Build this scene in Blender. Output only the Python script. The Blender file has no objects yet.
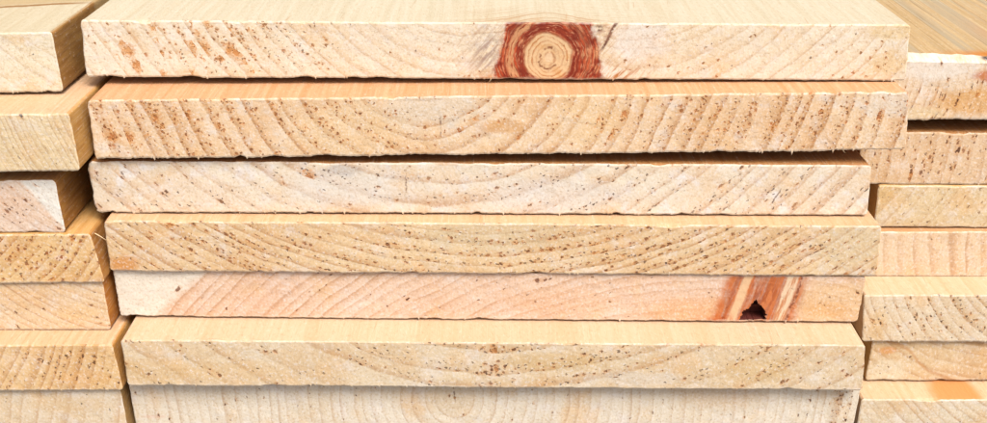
import bpy, math, random
import numpy as np
from mathutils import Vector, Euler

scene = bpy.context.scene
col = scene.collection

# ------------------------------------------------------------------ node helpers
class Tree:
    """A tiny expression layer over a shader node tree."""
    def __init__(self, nt):
        self.nt = nt
    def new(self, kind):
        return self.nt.nodes.new(kind)
    def put(self, sock, v):
        if isinstance(v, S):
            self.nt.links.new(v.s, sock)
        elif isinstance(v, (tuple, list)):
            sock.default_value = tuple(v) if len(v) == len(sock.default_value) else tuple(v) + (1.0,)
        else:
            sock.default_value = v
    def math(self, op, *a, clamp=False):
        n = self.new('ShaderNodeMath'); n.operation = op; n.use_clamp = clamp
        for i, v in enumerate(a):
            self.put(n.inputs[i], v)
        return S(self, n.outputs[0])
    def vmath(self, op, *a):
        n = self.new('ShaderNodeVectorMath'); n.operation = op
        for i, v in enumerate(a):
            self.put(n.inputs[i], v)
        return S(self, n.outputs['Value'] if op in ('LENGTH', 'DISTANCE', 'DOT_PRODUCT') else n.outputs['Vector'])
    def xyz(self, x, y, z=0.0):
        n = self.new('ShaderNodeCombineXYZ')
        for i, v in enumerate((x, y, z)):
            self.put(n.inputs[i], v)
        return S(self, n.outputs[0])
    def sep(self, v):
        n = self.new('ShaderNodeSeparateXYZ'); self.put(n.inputs[0], v)
        return [S(self, o) for o in n.outputs]
    def noise(self, vec, scale, detail=2.0, rough=0.55, dist=0.0, dims='3D'):
        n = self.new('ShaderNodeTexNoise'); n.noise_dimensions = dims
        if dims == '1D':
            self.put(n.inputs['W'], vec)
        else:
            self.put(n.inputs['Vector'], vec)
        n.inputs['Scale'].default_value = scale
        n.inputs['Detail'].default_value = detail
        n.inputs['Roughness'].default_value = rough
        n.inputs['Distortion'].default_value = dist
        return S(self, n.outputs['Fac'])
    def voronoi(self, vec):
        n = self.new('ShaderNodeTexVoronoi'); n.voronoi_dimensions = '2D'
        self.put(n.inputs['Vector'], vec); n.inputs['Scale'].default_value = 1.0
        return S(self, n.outputs['Distance']), S(self, n.outputs['Color'])
    def white(self, w):
        n = self.new('ShaderNodeTexWhiteNoise'); n.noise_dimensions = '1D'
        self.put(n.inputs['W'], w)
        return S(self, n.outputs['Value'])
    def smooth(self, lo, hi, v):
        n = self.new('ShaderNodeMapRange'); n.interpolation_type = 'SMOOTHSTEP'
        self.put(n.inputs['Value'], v); self.put(n.inputs['From Min'], lo); self.put(n.inputs['From Max'], hi)
        return S(self, n.outputs['Result'])
    def mix(self, f, a, b, mode='MIX'):
        n = self.new('ShaderNodeMix'); n.data_type = 'RGBA'; n.blend_type = mode; n.clamp_factor = True
        self.put(n.inputs[0], f)
        self.put(n.inputs[6], a); self.put(n.inputs[7], b)
        return S(self, n.outputs[2])
    def gauss(self, P, c, s):
        """exp(-|(P-c)/s|^2) in the plane of the board's end."""
        q = self.vmath('MULTIPLY', self.vmath('SUBTRACT', P, (c[0], c[1], 0)), (1 / s[0], 1 / s[1], 0))
        d = self.vmath('LENGTH', q)
        return self.math('POWER', 0.36788, d * d)

class S:
    def __init__(self, t, s):
        self.t = t; self.s = s
    def _b(self, op, o): return self.t.math(op, self, o)
    def __add__(self, o): return self._b('ADD', o)
    __radd__ = __add__
    def __sub__(self, o): return self._b('SUBTRACT', o)
    def __rsub__(self, o): return self.t.math('SUBTRACT', o, self)
    def __mul__(self, o): return self._b('MULTIPLY', o)
    __rmul__ = __mul__
    def __truediv__(self, o): return self._b('DIVIDE', o)
    def __rtruediv__(self, o): return self.t.math('DIVIDE', o, self)
    def __pow__(self, o): return self._b('POWER', o)
    def clamp(self): return self.t.math('ADD', self, 0.0, clamp=True)

ALB = 0.55
def C(r, g, b, k=None):
    """a wood tone given as display values -> linear base colour"""
    k = ALB if k is None else k
    return tuple((((v / 255 + 0.055) / 1.055) ** 2.4 if v > 10 else v / 255 / 12.92) * k for v in (r, g, b))

RUST = C(190, 108, 44); DARK = C(70, 40, 24); ORANGE = C(214, 138, 58); GREY = C(96, 86, 84)
WHITE = C(250, 244, 236)

# ------------------------------------------------------------------ the boards
# p: how far the sawn end stands out of the stack, t: thickness, xa..xb: width, all in metres.
# mx, my, sl, ku, kv: the origin and scale of the wood-figure coordinates on the sawn end.
FIT = {
'C1': dict(p=0.0000,yaw=0.0006,z=-0.0001,roll=-0.0055,x0=0.0000,xa=-0.1427,xb=0.1436,t=0.0203,px=495.0,py=22.2,sl=0.0053,ku=2879,kv=2788),
'C2': dict(p=-0.0125,yaw=0.0181,z=-0.0223,roll=0.0044,x0=0.0000,xa=-0.1389,xb=0.1435,t=0.0215,px=495.0,py=95.8,sl=-0.0102,ku=2891,kv=2711),
'C3': dict(p=-0.0108,yaw=0.0119,z=-0.0480,roll=-0.0108,x0=0.0000,xa=-0.1432,xb=0.1349,t=0.0199,px=494.9,py=162.8,sl=0.0053,ku=2811,kv=2559),
'C4': dict(p=-0.0171,yaw=0.0038,z=-0.0686,roll=-0.0103,x0=0.0000,xa=-0.1395,xb=0.1392,t=0.0205,px=494.9,py=223.3,sl=0.0075,ku=2770,kv=2455),
'C5': dict(p=-0.0156,yaw=-0.0002,z=-0.0896,roll=-0.0101,x0=0.0000,xa=-0.1399,xb=0.1363,t=0.0198,px=494.9,py=272.9,sl=0.0090,ku=2696,kv=2335),
'C6': dict(p=-0.0300,yaw=0.0020,z=-0.1104,roll=-0.0099,x0=0.0000,xa=-0.1356,xb=0.1358,t=0.0198,px=494.9,py=342.4,sl=0.0073,ku=2724,kv=2283),
'C7': dict(p=-0.0245,yaw=0.0000,z=-0.1308,roll=-0.0098,x0=0.0000,xa=-0.1379,xb=0.1382,t=0.0235,px=494.9,py=384.7,sl=0.0081,ku=2645,kv=2171),
'L1': dict(p=-0.0064,yaw=0.0028,z=-0.0017,roll=0.0097,x0=-0.1499,xa=-0.2840,xb=0.0000,t=0.0212,px=57.6,py=32.1,sl=-0.0103,ku=2916,kv=2811),
'L2': dict(p=-0.0248,yaw=0.0023,z=-0.0240,roll=0.0130,x0=-0.1413,xa=-0.2840,xb=0.0000,t=0.0208,px=74.1,py=113.2,sl=-0.0131,ku=2973,kv=2771),
'L3': dict(p=-0.0205,yaw=0.0000,z=-0.0503,roll=0.0038,x0=-0.1524,xa=-0.2840,xb=0.0000,t=0.0201,px=58.7,py=180.4,sl=-0.0035,ku=2860,kv=2587),
'L4': dict(p=-0.0214,yaw=0.0022,z=-0.0707,roll=0.0051,x0=-0.1423,xa=-0.2840,xb=0.0000,t=0.0197,px=97.3,py=234.1,sl=-0.0055,ku=2794,kv=2465),
'L5': dict(p=-0.0201,yaw=-0.0003,z=-0.0907,roll=0.0024,x0=-0.1427,xa=-0.2840,xb=0.0000,t=0.0205,px=106.6,py=281.8,sl=-0.0019,ku=2719,kv=2347),
'L6': dict(p=-0.0297,yaw=0.0003,z=-0.1116,roll=0.0016,x0=-0.1386,xa=-0.2840,xb=0.0000,t=0.0200,px=118.0,py=344.8,sl=-0.0015,ku=2718,kv=2275),
'L7': dict(p=-0.0275,yaw=-0.0000,z=-0.1325,roll=0.0009,x0=-0.1402,xa=-0.2840,xb=0.0000,t=0.0235,px=118.8,py=399.3,sl=-0.0008,ku=2682,kv=2184),
'R1': dict(p=0.0194,yaw=-0.0039,z=-0.0187,roll=-0.0094,x0=0.1460,xa=0.0000,xb=0.2840,t=0.0240,px=886.5,py=60.4,sl=0.0102,ku=2682,kv=2554),
'R2': dict(p=0.0218,yaw=-0.0000,z=-0.0487,roll=-0.0078,x0=0.1410,xa=0.0000,xb=0.2840,t=0.0217,px=862.3,py=131.1,sl=0.0073,ku=2602,kv=2407),
'R3': dict(p=0.0211,yaw=-0.0013,z=-0.0709,roll=-0.0058,x0=0.1506,xa=0.0000,xb=0.2840,t=0.0181,px=879.2,py=186.5,sl=0.0059,ku=2551,kv=2305),
'R4': dict(p=0.0184,yaw=0.0008,z=-0.0898,roll=-0.0014,x0=0.1450,xa=0.0000,xb=0.2840,t=0.0200,px=858.4,py=232.8,sl=0.0009,ku=2507,kv=2216),
'R5': dict(p=0.0037,yaw=0.0011,z=-0.1102,roll=0.0010,x0=0.1460,xa=0.0000,xb=0.2840,t=0.0216,px=863.2,py=295.0,sl=-0.0014,ku=2522,kv=2162),
'R6': dict(p=0.0057,yaw=0.0021,z=-0.1321,roll=0.0032,x0=0.1523,xa=0.0000,xb=0.2840,t=0.0198,px=868.9,py=339.7,sl=-0.0039,ku=2456,kv=2063),
'R7': dict(p=-0.0060,yaw=-0.0003,z=-0.1529,roll=0.0012,x0=0.1473,xa=0.0000,xb=0.2840,t=0.0205,px=858.1,py=399.6,sl=-0.0009,ku=2467,kv=2010),
}

# Wood of each board. pith: centre of the growth rings; sp: ring spacing; tones: two base tones,
# pale: amount of whitish fuzz; ring: (tone, amount);
# pep / med / big: speck layers (base density, amount scale, [(x, y, sx, sy, density) clusters], tones)
# patch: (x, y, sx, sy, tone, amount, sharpness) stains and sapwood; half: straight-edged sapwood
WOOD = {
'C1': dict(label='thick cream board with a big round red knot, topmost of the middle stack',
    pith=(560,-200), sp=14, tones=(C(253,239,212), C(248,228,194)), pale=.45, ring=(C(238,200,148), 0.72),
    top=(C(230,218,188), C(220,206,172)),
    pep=(.03, [(285,45,35,24,.55),(215,62,50,14,.25),(260,35,60,20,.2),(895,60,12,16,.25)], (GREY, C(120,84,50))),
    med=(.02, [(160,40,60,16,.25),(265,38,34,26,.55),(210,34,34,18,.45),(320,60,20,14,.3),(880,65,24,14,.25)], (RUST, C(150,108,66))),
    big=(.0, [(122,55,24,16,.75),(205,45,45,22,.55),(235,50,30,20,.5),(320,50,14,8,.9)], (C(222,158,86), C(206,134,66))),
    patch=[(160,60,90,10,C(252,240,214),.6,.2),(640,40,30,26,WHITE,.5,.2),(890,30,26,10,C(238,206,144),.55,.2),(890,62,20,14,C(240,206,150),.6,.2)], knot=1),
'C2': dict(label='peach board with bowed growth rings, directly below the board with the red knot',
    check=[(441,126,13,.02)], pith=(428,30), sp=18, tones=(C(250,220,180), C(243,204,158)), pale=.5, ring=(C(212,152,86), 0.95),
    top=(C(240,188,142), C(232,168,118)),
    pep=(.12, [(770,115,150,30,.5),(250,110,130,40,.2),(400,108,20,20,.3),(840,105,50,20,.3)], (C(104,74,54), C(160,98,54))),
    med=(.10, [(170,125,90,34,.5),(320,125,60,30,.35),(780,115,130,34,.3)], (C(196,114,50), C(138,82,42))),
    big=(.02, [(170,125,80,30,.12),(700,130,80,20,.08)], (C(200,108,40), C(168,84,30))),
    patch=[(430,108,60,18,C(238,224,200),.6,.2),(350,130,60,30,C(248,216,166),.5,.2),(585,120,40,26,C(246,208,150),.45,.2),(505,126,24,7,C(222,162,86),.6,.25),(890,100,30,18,C(240,228,208),.6,.2)]),
'C3': dict(label='pale greyish board with fine dark specks, third from the top of the middle stack',
    check=[(406,180,16,.0),(780,196,10,-.5)], pith=(440,-120), sp=19, tones=(C(250,236,210), C(246,224,192)), pale=1.0, ring=(C(222,172,124), 0.72),
    top=(C(206,150,92), C(186,124,66)),  # top browned: the shade of the gap above is put into the tone
    pep=(.13, [(150,185,90,34,.25),(700,185,170,34,.4),(348,172,40,10,.9)], (C(120,88,66), C(84,66,56))),
    med=(.03, [(130,185,50,30,.15),(720,185,150,30,.10),(450,180,60,26,.1)], (C(156,98,54), C(104,72,52))),
    big=(.0, [(475,203,8,6,.5),(305,172,14,8,.3)], (RUST, RUST)),
    patch=[(345,188,70,20,C(242,234,220),.6,.2),(345,169,24,6,C(176,164,156),.45,.3),(550,195,80,20,C(242,232,218),.6,.2),(200,195,60,20,C(250,226,196),.4,.2)]),
'C4': dict(label='tan board thickly dotted with dark specks, fourth from the top of the middle stack',
    pith=(480,-260), sp=10.5, tones=(C(246,218,172), C(238,202,152)), pale=.42, ring=(C(204,146,84), 0.78),
    top=(C(240,200,158), C(236,186,138)),
    pep=(.20, [(700,250,150,24,.4),(440,255,110,20,.35),(200,250,80,28,.3),(560,250,80,24,.3)], (C(120,76,44), C(84,54,36))),
    med=(.13, [(200,235,40,12,.5),(240,258,50,12,.35),(400,255,110,14,.35),(560,250,70,22,.5),(760,250,100,20,.3),(640,255,60,14,.3),(120,258,14,10,.4)], (C(168,94,42), C(116,68,38))),
    big=(.01, [(580,245,40,16,.12),(200,235,40,14,.15)], (C(160,80,34), C(130,66,30))),
    patch=[(122,265,16,10,C(226,150,64),.7,.25),(500,235,90,16,C(226,206,166),.5,.2),(850,245,34,24,C(228,210,172),.5,.2)]),
'C5': dict(label='pinkish set-back board with an orange split knot holding a dark notch near its right end',
    pith=(715,830), sp=9.5, tones=(C(248,217,188), C(244,206,174)), pale=.32, ring=(C(222,166,112), 0.78),
    top=(C(240,196,132), C(230,180,112)),
    pep=(.035, [(480,290,200,30,.04)], (C(140,84,52), C(120,70,40))),
    med=(.006, [(541,280,6,6,.9),(690,282,8,6,.4)], (C(130,60,36), C(90,44,30))),
    big=(.0, [], (RUST, RUST)),
    half=[(176,297,-.62,-.78,5,C(253,244,224),.9)], patch=[(840,305,56,26,C(242,200,138),.6,.25),(700,312,60,16,C(246,190,134),.6,.25),(830,310,24,8,C(236,176,96),.35,.2),(560,300,60,14,C(246,196,150),.4,.2)], knot=5),
'C6': dict(label='grey-tan board with a bright cream top strip, just below the board with the dark notch',
    pith=(510,-110), sp=22, tones=(C(241,221,186), C(235,208,166)), pale=.42, ring=(C(212,162,98), 0.78),
    top=(C(240,206,170), C(238,198,158)),
    pep=(.16, [(430,365,70,26,.4),(560,360,110,26,.3),(780,360,50,24,.3)], (C(120,92,64), C(96,70,50))),
    med=(.035, [(493,366,8,30,6),(560,352,60,10,.3),(640,362,60,14,.15),(775,362,30,22,.4),(560,372,50,6,.3),(850,372,14,12,.3)], (C(146,88,46), C(110,70,44))),
    big=(.0, [(493,368,5,20,1.6),(700,352,8,6,.4)], (C(150,86,40), C(170,104,50))),
    patch=[(150,372,40,14,C(232,196,140),.6,.2),(230,372,60,12,C(234,196,138),.5,.2),(560,362,60,10,C(226,190,130),.6,.2),(640,378,50,8,C(236,222,200),.6,.2),(760,370,40,14,C(228,192,130),.5,.2)]),
'C7': dict(label='pale board with upright growth lines and a tiny pith spot, lowest of the middle stack',
    check=[(454,396,12,.1)], pith=(455,402), sp=10.5, tones=(C(248,236,212), C(243,226,196)), pale=.5, ring=(C(214,174,126), 0.50),
    top=(C(240,206,150), C(230,190,130)),
    pep=(.03, [(845,405,12,20,.6)], (C(130,90,60), C(90,60,44))),
    med=(.008, [(846,402,9,20,.8),(262,404,4,4,.9)], (C(104,56,34), C(76,44,34))),
    big=(.0, [(453,401,3,3,.9)], (C(130,92,40), C(120,84,40))),
    patch=[(455,400,26,20,C(238,214,176),.6,.2),(720,395,50,20,C(230,198,156),.5,.2),(150,421,14,2,C(240,170,150),.25,.3)]),
'L1': dict(label='pale yellowish almost speckless board, topmost of the left stack',
    pith=(220,-210), sp=17, tones=(C(247,238,210), C(243,228,194)), pale=.6, ring=(C(236,208,160), 0.39),
    top=(C(226,212,178), C(216,200,162)), side=(C(186,140,74), C(160,112,52)),
    pep=(.012, [], (GREY, GREY)), med=(.006, [], (C(150,130,100), GREY)), big=(.0, [], (RUST, RUST)), patch=[], topline=.0195),
'L2': dict(label='cream-tan board with fine close-set growth lines, second from the top of the left stack',
    pith=(330,40), sp=6, tones=(C(245,224,182), C(239,212,164)), pale=.3, ring=(C(214,172,112), 0.65),
    top=(C(240,200,160), C(236,188,142)), side=(C(226,176,98), C(206,150,74)),
    pep=(.10, [], (C(150,116,76), C(120,90,60))), med=(.004, [], (C(120,90,60), GREY)), big=(.0, [], (RUST, RUST)), patch=[]),
'L3': dict(label='white-edged pinkish board set back in shade, third from the top of the left stack',
    pith=(150,60), sp=9, tones=(C(249,228,204), C(244,216,190)), pale=.5, ring=(C(220,170,128), 0.52),
    top=(C(226,180,120), C(206,150,90)), side=(C(206,150,74), C(176,118,50)),  # browner top stands in for shade under the board above
    pep=(.03, [(12,205,20,26,.4)], (C(120,84,60), C(96,66,50))), med=(.05, [(12,198,24,12,.5)], (C(130,70,40), C(96,56,40))), big=(.0, [], (RUST, RUST)),
    half=[(36,198,.82,-.57,2.5,C(253,248,234),.97)], patch=[(8,205,22,22,C(242,208,180),.6,.2)]),
'L4': dict(label='orange-tan board with slanting lines and rusty specks, fourth from the top of the left stack',
    pith=(-140,60), sp=10.5, tones=(C(244,206,146), C(236,190,126)), pale=.25, ring=(C(198,136,70), 0.85),
    top=(C(240,190,118), C(226,170,96)), side=(C(206,148,74), C(184,122,54)),
    pep=(.10, [(60,250,50,26,.3)], (C(120,76,46), C(90,56,40))), med=(.14, [(15,245,22,16,.5),(70,246,22,14,.5),(30,262,30,14,.4)], (C(124,66,34), C(170,90,40))), big=(.03, [(16,252,18,14,.2)], (C(176,92,40), C(150,80,36))),
    patch=[(60,258,7,3,C(252,220,190),.8,.2)]),
'L5': dict(label='pinkish board between two orange-tan boards, fifth from the top of the left stack',
    pith=(170,90), sp=8, tones=(C(246,218,176), C(242,206,158)), pale=.4, ring=(C(220,164,112), 0.72),
    top=(C(240,190,118), C(226,170,96)), side=(C(224,150,66), C(206,128,46)),
    pep=(.16, [], (C(150,100,66), C(120,80,54))), med=(.025, [], (C(140,88,54), C(110,70,44))), big=(.0, [], (RUST, RUST)), patch=[(75,312,24,10,C(248,208,150),.5,.2)]),
'L6': dict(label='orange-tan board with a bright top strip, sixth from the top of the left stack',
    pith=(-150,250), sp=10, tones=(C(243,205,148), C(235,190,130)), pale=.25, ring=(C(200,140,76), 0.78),
    top=(C(240,200,160), C(236,188,142)), side=(C(226,170,92), C(206,146,70)),
    pep=(.10, [(80,366,34,24,.4)], (C(112,76,48), C(90,60,40))), med=(.05, [(88,362,26,18,.4),(40,370,40,20,.1)], (C(120,72,40), C(96,60,38))), big=(.0, [], (RUST, RUST)), patch=[(85,378,30,8,C(236,184,116),.5,.2)]),
'L7': dict(label='pale greyish cream board with faint upright lines, lowest of the left stack',
    pith=(-320,300), sp=15, tones=(C(244,228,200), C(236,212,174)), pale=.5, ring=(C(222,184,132), 0.59),
    top=(C(240,206,150), C(230,190,130)), side=(C(206,164,98), C(186,140,80)),
    pep=(.02, [], (GREY, GREY)), med=(.0, [], (RUST, RUST)), big=(.0, [], (RUST, RUST)), patch=[(60,415,50,8,C(236,204,156),.5,.2)]),
'R1': dict(label='board with a broad brownish streaked top and worn white edge, topmost of the right stack',
    pith=(830,75), sp=8.5, tones=(C(248,228,200), C(244,216,178)), pale=.5, ring=(C(224,184,136), 0.91),
    top=(C(218,188,136), C(194,162,110)),
    pep=(.10, [(960,108,40,14,.5)], (C(120,76,40), C(84,52,34))), med=(.04, [(962,102,32,12,.75),(990,85,12,10,.5)], (C(140,74,28), C(84,46,28))), big=(.0, [(975,100,20,10,.3)], (C(190,104,40), C(160,80,34))),
    patch=[(930,72,40,12,C(248,238,222),.8,.2),(975,104,36,15,C(234,176,96),.75,.25),(988,78,16,6,C(206,110,48),.8,.25),(986,62.5,9,2.2,C(70,42,30),1,.2),(925,116,30,6,C(244,222,178),.6,.2)], cham=(.0052,.0012)),
'R2': dict(label='peach board with rusty specks under a black gap, second in the right stack',
    pith=(330,120), sp=13.5, tones=(C(242,210,170), C(236,200,156)), pale=.4, ring=(C(214,164,110), 0.65),
    top=(C(206,150,92), C(186,124,66)),  # brown top deepens the gap above: shade painted into the colour
    pep=(.16, [(920,160,40,26,.15)], (C(110,70,44), C(90,56,38))), med=(.12, [(928,170,12,16,.6),(955,158,14,24,.5),(912,150,24,14,.3)], (C(146,76,32), C(90,52,34))), big=(.0, [(926,176,8,6,.5)], (C(190,104,44), C(170,90,36))), patch=[]),
'R3': dict(label='yellowish cream board with faint fine specks, third from the top of the right stack',
    pith=(700,60), sp=12, tones=(C(240,216,172), C(232,202,152)), pale=.4, ring=(C(216,176,120), 0.45),
    top=(C(240,196,132), C(230,180,112)),
    pep=(.14, [], (C(150,110,70), C(120,84,54))), med=(.008, [(905,217,6,4,.7)], (C(120,76,44), C(100,64,40))), big=(.0, [], (RUST, RUST)), patch=[(886,195,8,10,C(230,190,120),.5,.2)]),
'R4': dict(label='speck-free peach-pink board with broad steep bands, fourth from the top of the right stack',
    pith=(1260,180), sp=16, tones=(C(248,222,186), C(244,212,172)), pale=.35, ring=(C(230,180,130), 0.78),
    top=(C(226,176,126), C(212,156,104)),
    pep=(.02, [], (C(170,120,80), C(150,100,66))), med=(.0, [], (RUST, RUST)), big=(.0, [], (RUST, RUST)), patch=[]),
'R5': dict(label='grey-cream board with dotted slanting lines and bright top strip, fifth in the right stack',
    pith=(1080,190), sp=9.5, tones=(C(244,226,194), C(238,214,176)), pale=.4, ring=(C(212,170,116), 0.78),
    top=(C(240,208,172), C(238,200,158)),
    pep=(.16, [(930,318,50,22,.35)], (C(110,88,66), C(90,70,54))), med=(.06, [(930,322,40,18,.3)], (C(150,100,54), C(96,70,50))), big=(.0, [], (RUST, RUST)), patch=[(880,325,10,18,C(232,196,140),.5,.2)]),
'R6': dict(label='tan board with one bold brown growth line, sixth from the top of the right stack',
    pith=(1010,150), sp=11, tones=(C(238,212,168), C(228,194,146)), pale=.25, ring=(C(210,164,104), 0.72),
    top=(C(240,196,132), C(230,180,112)),
    pep=(.06, [], (C(140,100,64), C(120,84,54))), med=(.004, [], (C(110,70,44), C(100,64,40))), big=(.0, [], (RUST, RUST)),
    patch=[(890,372,24,14,C(242,228,196),.8,.15),(886,350,10,4,C(230,160,86),.7,.25)], line=1),
'R7': dict(label='cream-grey board with an orange stain on its top, lowest of the right stack',
    pith=(1090,200), sp=8, tones=(C(242,226,196), C(234,212,174)), pale=.45, ring=(C(218,176,120), 0.78),
    top=(C(240,206,168), C(238,196,152)),
    pep=(.06, [], (C(140,104,70), C(120,90,60))), med=(.0, [], (RUST, RUST)), big=(.0, [], (RUST, RUST)), patch=[], topstain=(955, 8, 26, 18)),
}

# ------------------------------------------------------------------ material
def wood_material(key, kind):
    f = FIT[key]; w = WOOD[key]
    seed = float(sum(ord(c) * (i * 7 + 3) for i, c in enumerate(key)) % 97) * 3.7
    end = kind == 'end'
    m = bpy.data.materials.new({'end': 'sawn_end_grain', 'long': 'planed_long_grain'}[kind])
    m.use_nodes = True
    nt = m.node_tree; nt.nodes.clear(); t = Tree(nt)
    def face(x, y):                                # figure coordinates of a spot on the sawn end
        return (x - f['px'], y - (f['py'] + f['sl'] * (x - f['px'])))
    co = t.new('ShaderNodeTexCoord')
    X, Y, Z = t.sep(S(t, co.outputs['Object']))
    U = X * f['ku']; V = Z * (-f['kv']); Yp = Y * f['ku']
    P = t.xyz(U, V, seed) if end else t.xyz(U, V, Yp * 0.03 + seed)
    P2 = t.xyz(U, V, 0.0)
    cx, cy = face(*w['pith'])
    # growth rings round the pith
    nl = t.noise(P, .011, 2.0); nm = t.noise(P, .07, 2.0)
    dx = U - cx; dy = V - cy
    r = t.math('SQRT', dx * dx + dy * dy) + (nl - .5) * (w['sp'] * .8 + 4) + (nm - .5) * (1.2 if end else 2.0)
    if w.get('knot') == 1:                       # the rings are pushed aside by the knot
        r = r + t.gauss(P2, face(549, 57), (80, 60)) * 46.0
    tang = t.math('ARCTAN2', dx, dy * (1 if cy < f['t'] * f['kv'] / 2 else -1)) * math.hypot(cx, cy - 28) if end else None
    rr0 = t.math('SQRT', dx * dx + dy * dy) if end else None
    q = r / w['sp']
    q = q + (t.noise(q * .45 + seed, 1.0, 1.0, dims='1D') - .5) * 1.2
    fr = t.math('FRACT', q); idx = t.math('FLOOR', q)
    rh = t.white(idx + seed)
    late = t.smooth(.22, .92, fr) ** 1.3 * (1.0 - t.smooth(.91, 1.0, fr))
    base_noise = t.noise(P, .016, 3.0)
    mid = t.noise(P, .05, 4.0, .6)
    if end:
        fine = t.noise(P, .42, 3.0, .62)
        fuzz = t.noise(t.xyz(U * 1.0, V * 1.0, seed + 40), .22, 3.0, .6)
        c = t.mix(t.smooth(.34, .66, base_noise), w['tones'][0], w['tones'][1])
        c = t.mix(t.smooth(.50, .70, mid) * w['pale'], c, WHITE)
        warm = t.noise(t.xyz(U, V, seed + 11), .03, 3.0)
        c = t.mix(t.smooth(.52, .72, warm) * .5, c, C(244, 202, 146))
        rmask = late * (rh * .4 + .24) * (t.smooth(.25, .55, t.noise(t.xyz(U, V, seed + 23), .02, 2.0)) * .55 + .45)
        c = t.mix((1.0 - t.smooth(.02, .34, fr)) * .13 * (rh * .6 + .4), c, C(255, 248, 236))
        c = t.mix(rmask * w['ring'][1], c, w['ring'][0])
        # thin line at the outer edge of each ring
        thin = t.smooth(.68, .90, fr) * (1.0 - t.smooth(.91, 1.0, fr))
        c = t.mix(thin * (rh * .7 + .2) * (w['ring'][1] * .50) * t.smooth(.25, .55, fuzz), c, C(176, 122, 74))
        for (x, y, sx, sy, tone, amt, sharp) in w['patch']:
            g = t.gauss(P2, face(x, y), (sx, sy))
            g = t.smooth(.5 - sharp - .12, .5 + sharp, g + (mid - .5) * .9)
            c = t.mix(g * amt, c, tone)
        for (x, y, nx_, ny_, soft, tone, amt) in w.get('half', []):
            fx, fy = face(x, y)
            sd = (U - fx) * nx_ + (V - fy) * ny_ + (mid - .5) * 10
            c = t.mix(t.smooth(-soft, soft, sd) * amt, c, tone)
        # raised / torn fibres: crisp light and dark flecks
        c = t.mix(t.smooth(.52, .72, fine) * .55, c, C(255, 251, 246))
        c = t.mix(t.smooth(.48, .28, fine) * .40, c, C(188, 140, 90))
        speck_h = None
        def specks(c, cell, spec, rlo, rhi, amt, halo, off):
            nonlocal speck_h
            base, clusters, (t1, t2) = spec
            if base == 0 and not clusters:
                return c
            d = None
            for (x, y, sx, sy, a) in clusters:
                g = t.gauss(P2, face(x, y), (sx, sy)) * a
                d = g if d is None else d + g
            d = base if d is None else d + base
            # specks keep to the dark bands of the rings and come in clumps
            bias = (t.smooth(.30, .66, fr) * 1.55 + .10) * (t.smooth(.38, .62, t.noise(t.xyz(U, V, seed + off), .055, 2.0)) * 1.5 + .25)
            d = bias * d
            jit = t.noise(t.xyz(U, V, seed + off + 5), .45, 1.0)
            jit2 = t.noise(t.xyz(V, U, seed + off + 9), .45, 1.0)
            plain = key in ('C1', 'C2', 'C7') or cell > 10
            if plain:
                vec = t.xyz((U + (jit - .5) * cell * .8 + off * 7.3) * (1 / cell), (V + (jit2 - .5) * cell * .8 + seed) * (1 / cell), 0.0)
            else:
                vec = t.xyz((rr0 + (jit - .5) * cell * .7 + off * 7.3) * (1 / cell), (tang + (jit2 - .5) * cell * .9 + seed) * (1 / (cell * 1.45)), 0.0)
            dist, colr = t.voronoi(vec)
            r1, r2, r3 = t.sep(colr)
            present = t.math('LESS_THAN', r1, d)
            rad = (r2 * r2) * ((rhi - rlo) / cell) + rlo / cell
            m_ = t.smooth(rad, rad * .55, dist) * present
            m_ = m_ * t.smooth(.18, .5, jit + .12)
            if halo > 0:
                h_ = t.smooth(rad * 2.4, rad * .8, dist) * present
                c = t.mix(h_ * halo, c, C(226, 160, 90))
            tone = t.mix(r3, t1, t2)
            c = t.mix(m_ * amt * (r3 * .35 + .65), c, tone)
            speck_h = m_ if speck_h is None else speck_h + m_
            return c
        c = specks(c, 15.0, w['big'], 2.2, 5.0, .75, .7, 3.0)
        c = specks(c, 4.9, w['med'], .85, 2.1, .92, .38, 17.0)
        c = specks(c, 4.6, w['pep'], .6, 1.3, .85, .0, 31.0)
        if w.get('knot') == 1:
            kx, ky = face(549, 57)
            ex = (U - kx); ey = (V - ky)
            ang = t.math('ARCTAN2', ey, ex)
            wob = (t.noise(t.xyz(U, V, 5.0), .05, 2.0) - .5) * 9.0
            wob2 = (t.noise(t.xyz(U, V, 8.0), .3, 2.0) - .5)
            rk = t.math('SQRT', ex * ex * 1.0 + ey * ey * .94) + wob
            kr = rk + wob2 * 1.4 + ang * .7
            krf = t.math('FRACT', kr / 3.9)
            kline = t.smooth(.35, .8, krf) * (1.0 - t.smooth(.84, 1.0, krf))
            scr = t.noise(t.xyz(rk * .55, ang * 3.2, 3.0), 1.0, 3.0, .65)
            blot = t.noise(t.xyz(U, V, 77.0), .10, 3.0, .6)
            heart = t.mix(kline * (t.smooth(11, 17, rk) * .75 + .25) * t.smooth(.3, .6, blot), C(240, 204, 156), C(196, 130, 78))
            heart = t.mix(t.smooth(.5, .7, blot) * .5, heart, C(226, 170, 104))
            sp_ = t.smooth(9.0, 7.0, t.math('ABSOLUTE', rk - 8.0) + (scr - .5) * 9.0)
            arcn = t.noise(t.xyz(t.math('COSINE', ang) * 1.6, t.math('SINE', ang) * 1.6, 1.3), 1.0, 2.0)
            heart = t.mix(t.smooth(2.6, .3, t.math('ABSOLUTE', rk - 9.5 + (blot - .5) * 9 + wob2 * 3)) * t.smooth(.42, .60, arcn) * .85, heart, C(136, 72, 40))
            heart = t.mix(t.smooth(2.4, .2, t.math('ABSOLUTE', rk - 5.0 - ang * .9 + (blot - .5) * 4)) * t.smooth(.66, .44, arcn) * .55, heart, C(170, 104, 60))
            heart = t.mix(t.smooth(4.0, 2.0, rk) * .7, heart, C(244, 214, 176))
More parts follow.
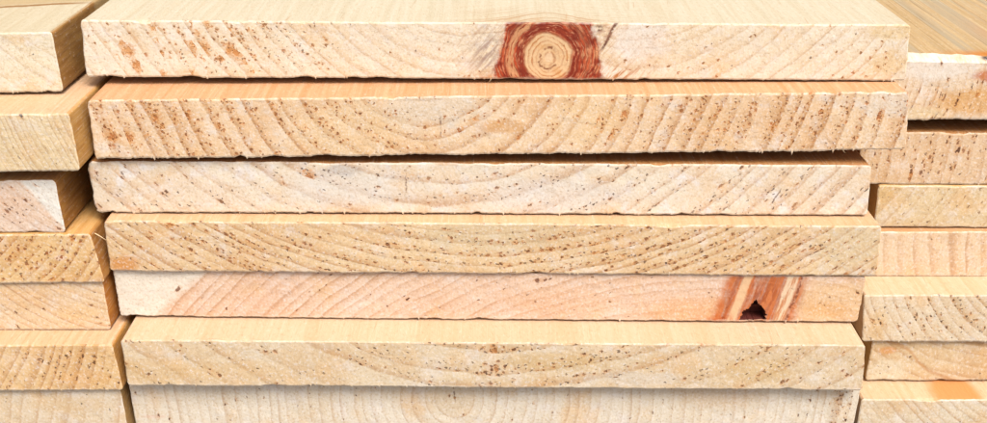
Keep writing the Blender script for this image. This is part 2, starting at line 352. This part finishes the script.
            red = t.mix(t.smooth(.30, .62, blot), C(140, 40, 20), C(200, 86, 46))
            red = t.mix(kline * .8, red, C(124, 42, 24))
            red = t.mix(t.smooth(.50, .64, scr) * .6, red, C(238, 178, 132))
            big_ = t.noise(t.xyz(U, V, 55.0), .045, 3.0, .6)
            red = t.mix(t.smooth(.50, .64, big_) * .6, red, C(126, 42, 22))
            red = t.mix(t.smooth(.46, .34, big_) * .55 * t.smooth(.4, .55, scr), red, C(232, 168, 116))
            red = t.mix(t.smooth(23, 26, rk) * t.smooth(34, 30, rk) * t.smooth(.62, .5, scr) * .75, red, C(138, 48, 26))
            band = t.smooth(34.0, 37.0, rk) * (1.0 - t.smooth(41.0, 44.0, rk + (scr - .5) * 8.0))
            left = t.smooth(5.0, -20.0, ex)
            red = t.mix(band * (left * .6 + .15) * t.smooth(.36, .5, scr), red, C(232, 176, 124))
            kc = t.mix(t.smooth(21.0, 25.0, rk + (scr - .5) * 5.0 - left * 1.0), heart, red)
            # the knot is cut off by slanting sides
            sideL = t.smooth(-55.0, -47.5, ex + ey * .25 + wob2 * 8 + (mid - .5) * 12)
            sideR = t.smooth(55.0, 48.5, ex - ey * .27 + wob2 * 8 + (mid - .5) * 12)
            inside = sideL * sideR
            # disturbed grain beside the knot
            near = t.gauss(P2, (kx, ky), (92, 60)) * (1.0 - inside)
            str_ = t.noise(t.xyz(ex * .9 + ey * .8, (ey - ex) * .12, 2.0), .22, 3.0, .65)
            c = t.mix(near * t.smooth(.50, .68, str_) * .8, c, C(206, 150, 100))
            c = t.mix(t.gauss(P2, (kx - 62, ky - 4), (14, 22)) * (1.0 - sideL) * t.smooth(.35, .6, str_) * .8, c, C(176, 152, 140))
            crack = t.math('ABSOLUTE', ex - 53 + (ey + 10) * .52 + (mid - .5) * 9)
            crack = t.smooth(2.6, .6, crack) * t.smooth(-42, -33, ey) * t.smooth(-4, -12, ey)
            c = t.mix(crack * t.smooth(.3, .5, fuzz) * .95, c, C(112, 66, 48))
            c = t.mix(t.gauss(P2, (kx + 49, ky - 29), (4, 3)) * t.smooth(.3, .55, fuzz) * 1.3, c, C(84, 44, 36))
            c = t.mix(t.gauss(P2, (kx + 56, ky - 25), (9, 9)) * t.smooth(.45, .6, fuzz) * .7, c, C(190, 140, 110))
            c = t.mix(t.gauss(P2, (kx - 52, ky + 24), (26, 6)) * (1 - sideL) * t.smooth(.4, .6, fuzz), c, C(222, 140, 60))
            c = t.mix(t.gauss(P2, (kx + 70, ky + 18), (24, 9)) * (1 - sideR) * t.smooth(.45, .6, str_), c, C(200, 130, 70))
            c = t.mix(inside, c, kc)
        if w.get('knot') == 5:
            kx, ky = face(757, 322)
            ex = (U - kx); ey = (V - ky)                       # ey < 0 above the lower edge
            wob = (t.noise(t.xyz(U, V, 5.0), .12, 3.0, .6) - .5)
            str_ = t.noise(t.xyz(ex + ey * .25, ey * .12, 2.0), .24, 3.0, .65)
            sl = ex + ey * .27
            orange = t.mix(t.smooth(.36, .62, str_), C(146, 50, 22), C(218, 126, 66))
            orange = t.mix(t.smooth(.50, .60, wob + .5) * .5, orange, C(206, 104, 40))
            # left flank: stained rays running up to the right
            mL = t.smooth(-46, -33, sl + 4 + wob * 12) * t.smooth(46, 34, ex + ey * .18 + wob * 12)
            c = t.mix(mL * (t.smooth(.40, .60, str_) * .45 + .5), c, orange)
            pale_ = t.smooth(-29, -26, sl + wob * 3) * t.smooth(-17, -20, sl + wob * 5) * t.smooth(.30, .48, str_)
            c = t.mix(pale_ * .85, c, C(250, 214, 168))
            # pale splintered band on the right of the notch
            bR = ex + ey * .20
            pale2 = t.smooth(18, 20, bR + wob * 4) * t.smooth(32, 29, bR + wob * 5)
            c = t.mix(pale2 * .9, c, t.mix(t.smooth(.38, .5, str_), C(216, 150, 100), C(252, 226, 190)))
            c = t.mix(t.smooth(2.4, .8, t.math('ABSOLUTE', bR - 33 + wob * 9)) * t.smooth(.42, .6, t.noise(P, .3, 1.0)) * .8, c, C(140, 70, 38))
            c = t.mix(t.smooth(3.0, .8, t.math('ABSOLUTE', sl + 32 + wob * 8)) * .6, c, C(176, 84, 36))
            c = t.mix(t.gauss(P2, (kx + 6, ky - 26), (22, 18)) * t.smooth(.42, .58, t.noise(t.xyz(ex + ey * .3, ey * .3, 9.0), .2, 3.0, .7)) * .75 * (1 - pale_) * (1 - pale2), c, C(168, 78, 34))
            foot = t.gauss(P2, (kx - 32, ky - 1), (18, 6))
            c = t.mix(foot * .75 * t.smooth(.35, .6, fuzz), c, C(206, 100, 44))
        for (x, y, ln_, lean) in w.get('check', []):
            fx, fy = face(x, y)
            dd = t.math('ABSOLUTE', U - fx - (V - fy) * lean + (t.noise(t.xyz(U, V, 3.3), .16, 2.0) - .5) * 5)
            c = t.mix(t.smooth(1.1, .2, dd) * t.smooth(ln_, ln_ * .5, t.math('ABSOLUTE', V - fy)) * t.smooth(.36, .55, fuzz) * .75, c, C(120, 84, 60))
        # fuzzy whitish rim along the saw's exit and entry edges
        edge = t.smooth(2.2, .4, V + (fuzz - .5) * 3.0)
        c = t.mix(edge * t.smooth(.35, .65, mid) * .45, c, C(255, 246, 226))
        low = t.smooth(2.6, .4, f['t'] * f['kv'] - V + (fuzz - .5) * 4.0)
        c = t.mix(low * .45, c, C(252, 236, 208))
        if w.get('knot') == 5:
            c = t.mix(t.smooth(.0003, .0009, Y), c, C(96, 38, 28))       # inside of the broken-out knot: the hole's shade darkened into the colour
        if w.get('line'):
            lx = (U - face(905, 345)[0]); ly = V - face(905, 345)[1]
            curve = ly - 8.0 * t.math('TANH', lx * .09 - 1.0) - lx * .32 - 10.0
            c = t.mix(t.smooth(2.8, .6, t.math('ABSOLUTE', curve + (mid - .5) * 5)) * .55, c, C(206, 150, 90))
        height = fine * .8 + fuzz * .8 + late * .15
        if speck_h is not None:
            height = height - speck_h * .8
        rough, bdist, bstr = .82, .00026, .6
    else:
        # faces cut along the trunk: the rings become long streaks
        st = t.noise(t.xyz(U * 1.0, V * 1.0, Yp * .035 + seed), .16, 4.0, .62)
        st2 = t.noise(t.xyz(U * 1.0, V * 1.0, Yp * .02 + seed + 9), .6, 2.0, .6)
        fz = t.noise(t.xyz(U, V * 1.0, Yp * .5 + seed), .30, 3.0, .6)
        nrm = t.new('ShaderNodeNewGeometry')
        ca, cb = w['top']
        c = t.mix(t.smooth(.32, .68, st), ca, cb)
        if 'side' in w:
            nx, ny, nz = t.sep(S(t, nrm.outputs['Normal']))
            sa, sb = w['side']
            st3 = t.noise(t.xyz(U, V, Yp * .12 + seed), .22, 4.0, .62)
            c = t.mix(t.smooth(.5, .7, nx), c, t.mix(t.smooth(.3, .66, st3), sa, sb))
        c = t.mix(late * (rh * .8 + .2) * w['ring'][1] * (.15 if key in ('C1', 'L1') else .38), c, w['ring'][0])
        c = t.mix(t.smooth(.55, .75, st2) * (.12 if key in ('C1', 'L1') else .3), c, C(252, 236, 210))
        fz2 = t.noise(t.xyz(U + Yp * .35, V, Yp * .25 + seed), .55, 3.0, .7)
        scrat = t.noise(t.xyz(U * 1.0 - Yp * .10, V, Yp * .03 + seed), .35, 2.0, .5)
        c = t.mix(t.smooth(.66, .74, scrat) * .35, c, C(196, 138, 76))
        c = t.mix(t.smooth(.47, .28, fz2) * .35, c, C(196, 146, 90))
        c = t.mix(t.smooth(.46, .26, fz) * .28, c, C(180, 130, 76))
        c = t.mix(t.smooth(.56, .74, fz) * .30, c, C(255, 248, 230))
        if key == 'R1':
            g1 = t.noise(t.xyz(U, V, Yp * .008 + 4), .10, 3.0, .6)
            g2 = t.noise(t.xyz(U, V, Yp * .012 + 14), .34, 3.0, .7)
            c = t.mix(t.smooth(.46, .62, g1) * .75, c, C(188, 172, 140))
            c = t.mix(t.smooth(.54, .66, g2) * .60, c, C(150, 118, 74))
            c = t.mix(t.smooth(.44, .32, g2) * .55, c, C(222, 206, 172))
            gg = t.gauss(t.xyz(U, Yp, 0.0), (112, 16), (46, 11))
            c = t.mix(gg * 1.0, c, C(214, 132, 40))
            gg = t.gauss(t.xyz(U, Yp, 0.0), (150, 70), (26, 60))
            c = t.mix(gg * t.smooth(.4, .6, g1) * .7, c, C(216, 146, 78))
        if key == 'C1':
            # long grain swerving round the knot
            kx = face(547, 53)[0]
            ex = U - kx
            sw = Yp * 1.0 - 46.0 / (ex * ex * .0006 + 1.0) + (mid - .5) * 14
            wv = t.noise(t.xyz(sw * .16, ex * .004, 4.0), 1.0, 3.0, .6)
            near = t.gauss(t.xyz(ex, Yp, 0.0), (0, 18), (80, 36))
            c = t.mix(near * t.smooth(.46, .62, wv) * .8, c, C(196, 150, 96))
            c = t.mix(t.gauss(t.xyz(ex, Yp, 0.0), (0, 4), (62, 16)) * t.smooth(.35, .6, mid) * .55, c, C(206, 160, 104))
            c = t.mix(near * t.smooth(.44, .30, wv) * .6, c, C(246, 226, 188))
        if 'topline' in w:
            ln = Yp - w['topline'] * 2916 * 1.75 + (mid - .5) * 9 - t.smooth(-110, 0, U) * 16
            c = t.mix(t.smooth(0, 12, ln) * .75, c, C(206, 174, 120))
            c = t.mix(t.smooth(6.0, 1.5, t.math('ABSOLUTE', ln)) * .95 * t.smooth(12, -30, U), c, C(166, 120, 62))
        if 'topstain' in w:
            x, yy, sx, sy = w['topstain']
            g = t.gauss(t.xyz(U, Yp, 0.0), (face(x, 400)[0], yy), (sx, sy * 2.2))
            c = t.mix(t.smooth(.2, .7, g + (mid - .5) * .6) * .85, c, C(234, 152, 78))
        height = st2 * .6 + fz * .9 + fz2 * .7
        rough, bdist, bstr = .75, .00022, .6
    b = t.new('ShaderNodeBump'); b.inputs['Strength'].default_value = bstr; b.inputs['Distance'].default_value = bdist
    t.put(b.inputs['Height'], height)
    p = t.new('ShaderNodeBsdfPrincipled')
    t.put(p.inputs['Base Color'], c)
    p.inputs['Roughness'].default_value = rough
    p.inputs['Specular IOR Level'].default_value = .25
    nt.links.new(b.outputs[0], p.inputs['Normal'])
    o = t.new('ShaderNodeOutputMaterial')
    nt.links.new(p.outputs[0], o.inputs[0])
    return m

def plain_material(name, tone, tone2, scale, rough=.85):
    m = bpy.data.materials.new(name); m.use_nodes = True
    nt = m.node_tree; nt.nodes.clear(); t = Tree(nt)
    co = t.new('ShaderNodeTexCoord')
    n = t.noise(S(t, co.outputs['Object']), scale, 4.0)
    p = t.new('ShaderNodeBsdfPrincipled')
    t.put(p.inputs['Base Color'], t.mix(t.smooth(.3, .7, n), tone, tone2))
    p.inputs['Roughness'].default_value = rough
    o = t.new('ShaderNodeOutputMaterial'); nt.links.new(p.outputs[0], o.inputs[0])
    return m

# ------------------------------------------------------------------ board mesh
def smooth_noise(rng, n, step):
    k = max(2, int(n / step) + 3)
    a = rng.uniform(-1, 1, k)
    x = np.linspace(0, k - 1.001, n)
    i = x.astype(int); u = x - i; u = u * u * (3 - 2 * u)
    return a[i] * (1 - u) + a[np.minimum(i + 1, k - 1)] * u

# the sawn ends are not quite square: (left, right) skew of the narrow edges
SKEW = {'C1': (-.0006, .0008), 'C2': (-.0004, .0013), 'C3': (0, .00095), 'C4': (-.0003, .00075), 'C6': (0, .001), 'L4': (0, .001), 'L6': (0, .0004), 'R5': (.0013, 0), 'R3': (.0006, 0)}
DEPTH = 0.95
YS = [0.0, 0.0015, 0.004, 0.009, 0.018, 0.035, 0.08, 0.25, DEPTH]

def board_mesh(key, f, cham=None, rag=1.0, rough_left=0.0, notch=None):
    rng = np.random.default_rng(sum(ord(c) * 31 ** i for i, c in enumerate(key)))
    w = f['xb'] - f['xa']; t = f['t']
    skl, skr = SKEW.get(key, (0, 0))
    nx = int(w / .00042); nz = 44 if notch else 18
    xs = np.linspace(f['xa'], f['xb'], nx)
    zs = np.linspace(0, -t, nz)
    # rows cluster at the edges so that the arrises can be worn
    zs = -t * (0.5 - 0.5 * np.cos(np.linspace(0, math.pi, nz))) * .6 - t * np.linspace(0, 1, nz) * .4
    top = smooth_noise(rng, nx, 14) * .00012 + smooth_noise(rng, nx, 3) * .00010 + smooth_noise(rng, nx, 160) * .00015
    fib = smooth_noise(rng, nx, 2.2)
    bot = smooth_noise(rng, nx, 12) * .00012 + fib * .00010 + smooth_noise(rng, nx, 150) * .00018
    amt = (smooth_noise(rng, nx, 60) * .5 + .5)
    spikes = np.where(rng.random(nx) < .07, rng.random(nx) ** 2 * .0011, 0) * amt
    bot = (bot - spikes) * rag
    for edge_, sgn, n_ in ((top, -1, 5), (bot, 1, 7)):          # small chips knocked out of the arrises
        for _ in range(n_):
            i0 = rng.integers(0, nx); hw = rng.uniform(3, 12); dp = rng.uniform(.0002, .0007)
            edge_ += sgn * dp * np.clip(1 - np.abs(np.arange(nx) - i0) / hw, 0, 1) ** .6
    lef = smooth_noise(rng, nz, 2) * .00012 + rng.uniform(-1, 1, nz) * .00008 + rough_left * (rng.uniform(-1, 1, nz) * .0003 + smooth_noise(rng, nz, 4) * .0003 + np.abs(np.linspace(-1, 1, nz)) ** 3 * .0006)
    rig = smooth_noise(rng, nz, 2) * .00012 + rng.uniform(-1, 1, nz) * .00008
    Z, X = np.meshgrid(zs, xs, indexing='ij')
    def shape(k):
        """outline of the cross-section; k=1 at the sawn end, fading inwards"""
        fz = (Z / -t)
        fx = (X - f['xa']) / w
        z = Z + k * (top[None, :] * (1 - fz) ** 6 + bot[None, :] * fz ** 6)
        x = X + k * (lef[:, None] * (1 - fx) ** 60 + rig[:, None] * fx ** 60)
        # the skew, then slightly eased corners
        x = x + (fz - .5) * 2 * (skl * (1 - fx) + skr * fx)
        c = .0009
        ex = np.minimum(X - f['xa'], f['xb'] - X); ez = np.minimum(-Z, t + Z)
        m = np.clip(1 - ex / c, 0, 1) * np.clip(1 - ez / c, 0, 1)
        x = x + m * .0004 * np.sign(fx - .5) * -1
        z = z + m * .0004 * np.sign(fz - .5)
        return x, z
    verts = []; faces = []; mats = []
    fx_, fz_ = shape(1.0)
    # the sawn end: a little rough, arris worn back
    yy = np.zeros_like(Z)
    for cell, am in ((.0016, .00005), (.004, .00008), (.022, .00012)):
        gx = (X - f['xa']) / cell + 1; gz = -Z / cell + 1
        tab = rng.uniform(-1, 1, (int(gz.max()) + 3, int(gx.max()) + 3))
        ix = gx.astype(int); iz = gz.astype(int); u = gx - ix; v = gz - iz
        u = u * u * (3 - 2 * u); v = v * v * (3 - 2 * v)
        yy += am * ((tab[iz, ix] * (1 - u) + tab[iz, ix + 1] * u) * (1 - v) + (tab[iz + 1, ix] * (1 - u) + tab[iz + 1, ix + 1] * u) * v)
    edge = np.minimum(np.minimum(-Z, t + Z), np.minimum(X - f['xa'], f['xb'] - X))
    yy += np.clip(1 - edge / .0004, 0, 1) * .00025
    if cham:
        back, down = cham
        d = np.clip((down * 1.0 + Z) / down, 0, 1)          # 1 at the top edge
        wav = 1 + .40 * smooth_noise(rng, nx, 34)[None, :] + .18 * smooth_noise(rng, nx, 7)[None, :]
        # worn edge: the top rows slope back
        yy += np.where(Z > -down * 1.01, (d ** .8) * back * wav, 0)
    if notch:
        # a splintered hole where the knot has broken out
        nxp, wid, hgt, dep = notch
        hz = (t + Z) / hgt
        half = wid * .5 * (1.08 - .42 * np.clip(hz, 0, 1) - .75 * np.clip((hz - .42) / .58, 0, 1) ** .8)
        jag = smooth_noise(rng, nz, 2)[:, None] * .0006
        inside = (np.abs(X - nxp + jag) < half) & (hz < 1.0) & (hz > .05)
        yy += np.where(inside, dep * (1 - .3 * (np.abs(hz - .45) < .06)), 0)
    n0 = 0
    verts += list(zip(fx_.ravel(), yy.ravel(), fz_.ravel()))
    for j in range(nz - 1):
        for i in range(nx - 1):
            a = j * nx + i
            faces.append((a, a + 1, a + nx + 1, a + nx)); mats.append(0)
    # perimeter indices, clockwise seen from the front
    per = [i for i in range(nx)] + [j * nx + nx - 1 for j in range(1, nz)] + \
          [(nz - 1) * nx + i for i in range(nx - 2, -1, -1)] + [j * nx for j in range(nz - 2, 0, -1)]
    prev = per
    y0 = yy.ravel()
    for k, y in enumerate(YS[1:]):
        fade = max(0.0, .25 - y * 20)
        sx, sz = shape(fade)
        sx = sx.ravel(); sz = sz.ravel()
        b0 = len(verts)
        for a in per:
            yb = y if not cham else y + (y0[a] if y < .03 else 0)
            verts.append((sx[a], max(yb, 0), sz[a]))
        cur = list(range(b0, b0 + len(per)))
        L = len(per)
        for i in range(L):
            i2 = (i + 1) % L
            faces.append((prev[i2], prev[i], cur[i], cur[i2])); mats.append(1)
        prev = cur
    faces.append(tuple(prev[::-1])); mats.append(0)
    me = bpy.data.meshes.new('board')
    me.from_pydata(verts, [], faces)
    me.polygons.foreach_set('material_index', mats)
    me.update()
    return me

def hair(me_verts, me_faces, a, d, ln, r, bend, rng):
    """one torn wood fibre: a tapering, bent three-sided spike"""
    n = 5
    d = Vector(d).normalized()
    s = d.orthogonal().normalized(); u = d.cross(s)
    b0 = len(me_verts)
    for i in range(n):
        k = i / (n - 1)
        c = Vector(a) + d * ln * k + Vector(bend) * (k * k) * ln
        rr = r * (1 - .85 * k)
        for j in range(3):
            an = j * 2.094
            me_verts.append(tuple(c + (s * math.cos(an) + u * math.sin(an)) * rr))
    for i in range(n - 1):
        for j in range(3):
            p = b0 + i * 3 + j; q = b0 + i * 3 + (j + 1) % 3
            me_faces.append((p, q, q + 3, p + 3))
    me_faces.append((b0 + (n - 1) * 3, b0 + (n - 1) * 3 + 1, b0 + (n - 1) * 3 + 2))

splinter_mat = plain_material('torn_fibre', C(250, 226, 186), C(240, 206, 156), 900)
GROUP = {'C': 'boards of the middle stack', 'L': 'boards of the left stack', 'R': 'boards of the right stack'}
RAG = {'C2': 1.7, 'C3': 1.3, 'C1': .9, 'C5': 1.3, 'R1': 1.5, 'L1': 1.0}
boards = {}
for key, f in FIT.items():
    w = WOOD[key]
    notch = (.0972, .0092, .0098, .006) if key == 'C5' else None
    me = board_mesh(key, f, w.get('cham'), RAG.get(key, 1.0), 1.0 if key == 'C3' else .0, notch)
    me.materials.append(wood_material(key, 'end')); me.materials.append(wood_material(key, 'long'))
    o = bpy.data.objects.new('wooden_board', me); col.objects.link(o)
    o.location = (f['x0'], f['p'], f['z'])
    o.rotation_euler = (0, -math.atan(f['roll']), math.atan(f['yaw']))
    o['label'] = w['label']; o['category'] = 'board'; o['group'] = GROUP[key[0]]
    boards[key] = o

# torn fibres left by the saw on some lower edges, and one long splinter
def splinter(parent, verts, faces):
    me = bpy.data.meshes.new('splinter'); me.from_pydata(verts, [], faces); me.update()
    me.materials.append(splinter_mat)
    o = bpy.data.objects.new('splinter', me); col.objects.link(o); o.parent = parent
    return o
rng = random.Random(4)
for key, n in (('C2', 9), ('C3', 4), ('R1', 3), ('C1', 3), ('C4', 3)):
    f = FIT[key]
    for _ in range(n):
        v, fc = [], []
        x = rng.uniform(f['xa'] + .003, f['xb'] - .003) if key[0] == 'C' else rng.uniform(.004, .05)
        hair(v, fc, (x, .0004, -f['t'] + .0002), (rng.uniform(-.5, .5), rng.uniform(-.6, .0), -1), rng.uniform(.0002, .0005) + rng.random() ** 4 * .0018, rng.uniform(.00006, .00014), (rng.uniform(-.6, .6), rng.uniform(-.3, .3), 0), rng)
        splinter(boards[key], v, fc)
v, fc = [], []
hair(v, fc, (-.0012, .004, -.0016), (1, -.35, -.30), .0052, .00028, (0, 0, -.15), rng)
splinter(boards['L4'], v, fc)

# ------------------------------------------------------------------ ground under the stacks
gm = plain_material('yard_concrete', (.17, .16, .15), (.13, .125, .12), 9.0, .9)
me = bpy.data.meshes.new('ground')
g = 60.0; zg = -.182
me.from_pydata([(-g, -g, zg), (g, -g, zg), (g, g, zg), (-g, g, zg)], [], [(0, 1, 2, 3)])
me.materials.append(gm)
o = bpy.data.objects.new('ground', me); col.objects.link(o); o['kind'] = 'structure'

# ------------------------------------------------------------------ camera
PITCH = 25.6097
cam = bpy.data.cameras.new('camera'); co = bpy.data.objects.new('camera', cam); col.objects.link(co)
co.location = (-.00051444, -.34973, .09556374)
co.rotation_euler = (math.radians(90 - PITCH), 0, 0)
cam.sensor_width = 36; cam.lens = 36 * 1040 / 987
cam.clip_start = .01; cam.clip_end = 500
scene.camera = co

# ------------------------------------------------------------------ daylight: bright overcast
SUN_EL, SUN_AZ = 56, 28              # azimuth measured from straight behind the camera towards the right
world = bpy.data.worlds.new('World'); scene.world = world; world.use_nodes = True
nt = world.node_tree
sky = nt.nodes.new('ShaderNodeTexSky'); sky.sky_type = 'NISHITA'; sky.sun_disc = False
sky.sun_elevation = math.radians(SUN_EL); sky.air_density = .6; sky.dust_density = 6.0; sky.ozone_density = .3
bg = nt.nodes['Background']; bg.inputs['Strength'].default_value = .08
nt.links.new(sky.outputs[0], bg.inputs[0])
d = Vector((math.sin(math.radians(SUN_AZ)) * math.cos(math.radians(SUN_EL)), -math.cos(math.radians(SUN_AZ)) * math.cos(math.radians(SUN_EL)), math.sin(math.radians(SUN_EL))))
sky.sun_rotation = math.atan2(d.x, d.y)
sl = bpy.data.lights.new('sun', 'SUN'); so = bpy.data.objects.new('sun', sl); col.objects.link(so)
sl.energy = 1.5; sl.angle = math.radians(26); sl.color = (1, .985, .965)
so.rotation_euler = d.to_track_quat('Z', 'Y').to_euler()

scene.view_settings.view_transform = 'Standard'; scene.view_settings.look = 'None'
scene.view_settings.exposure = 1.46; scene.view_settings.gamma = 1.0
scene.cycles.max_bounces = 8; scene.cycles.diffuse_bounces = 5
scene.cycles.use_denoising = True
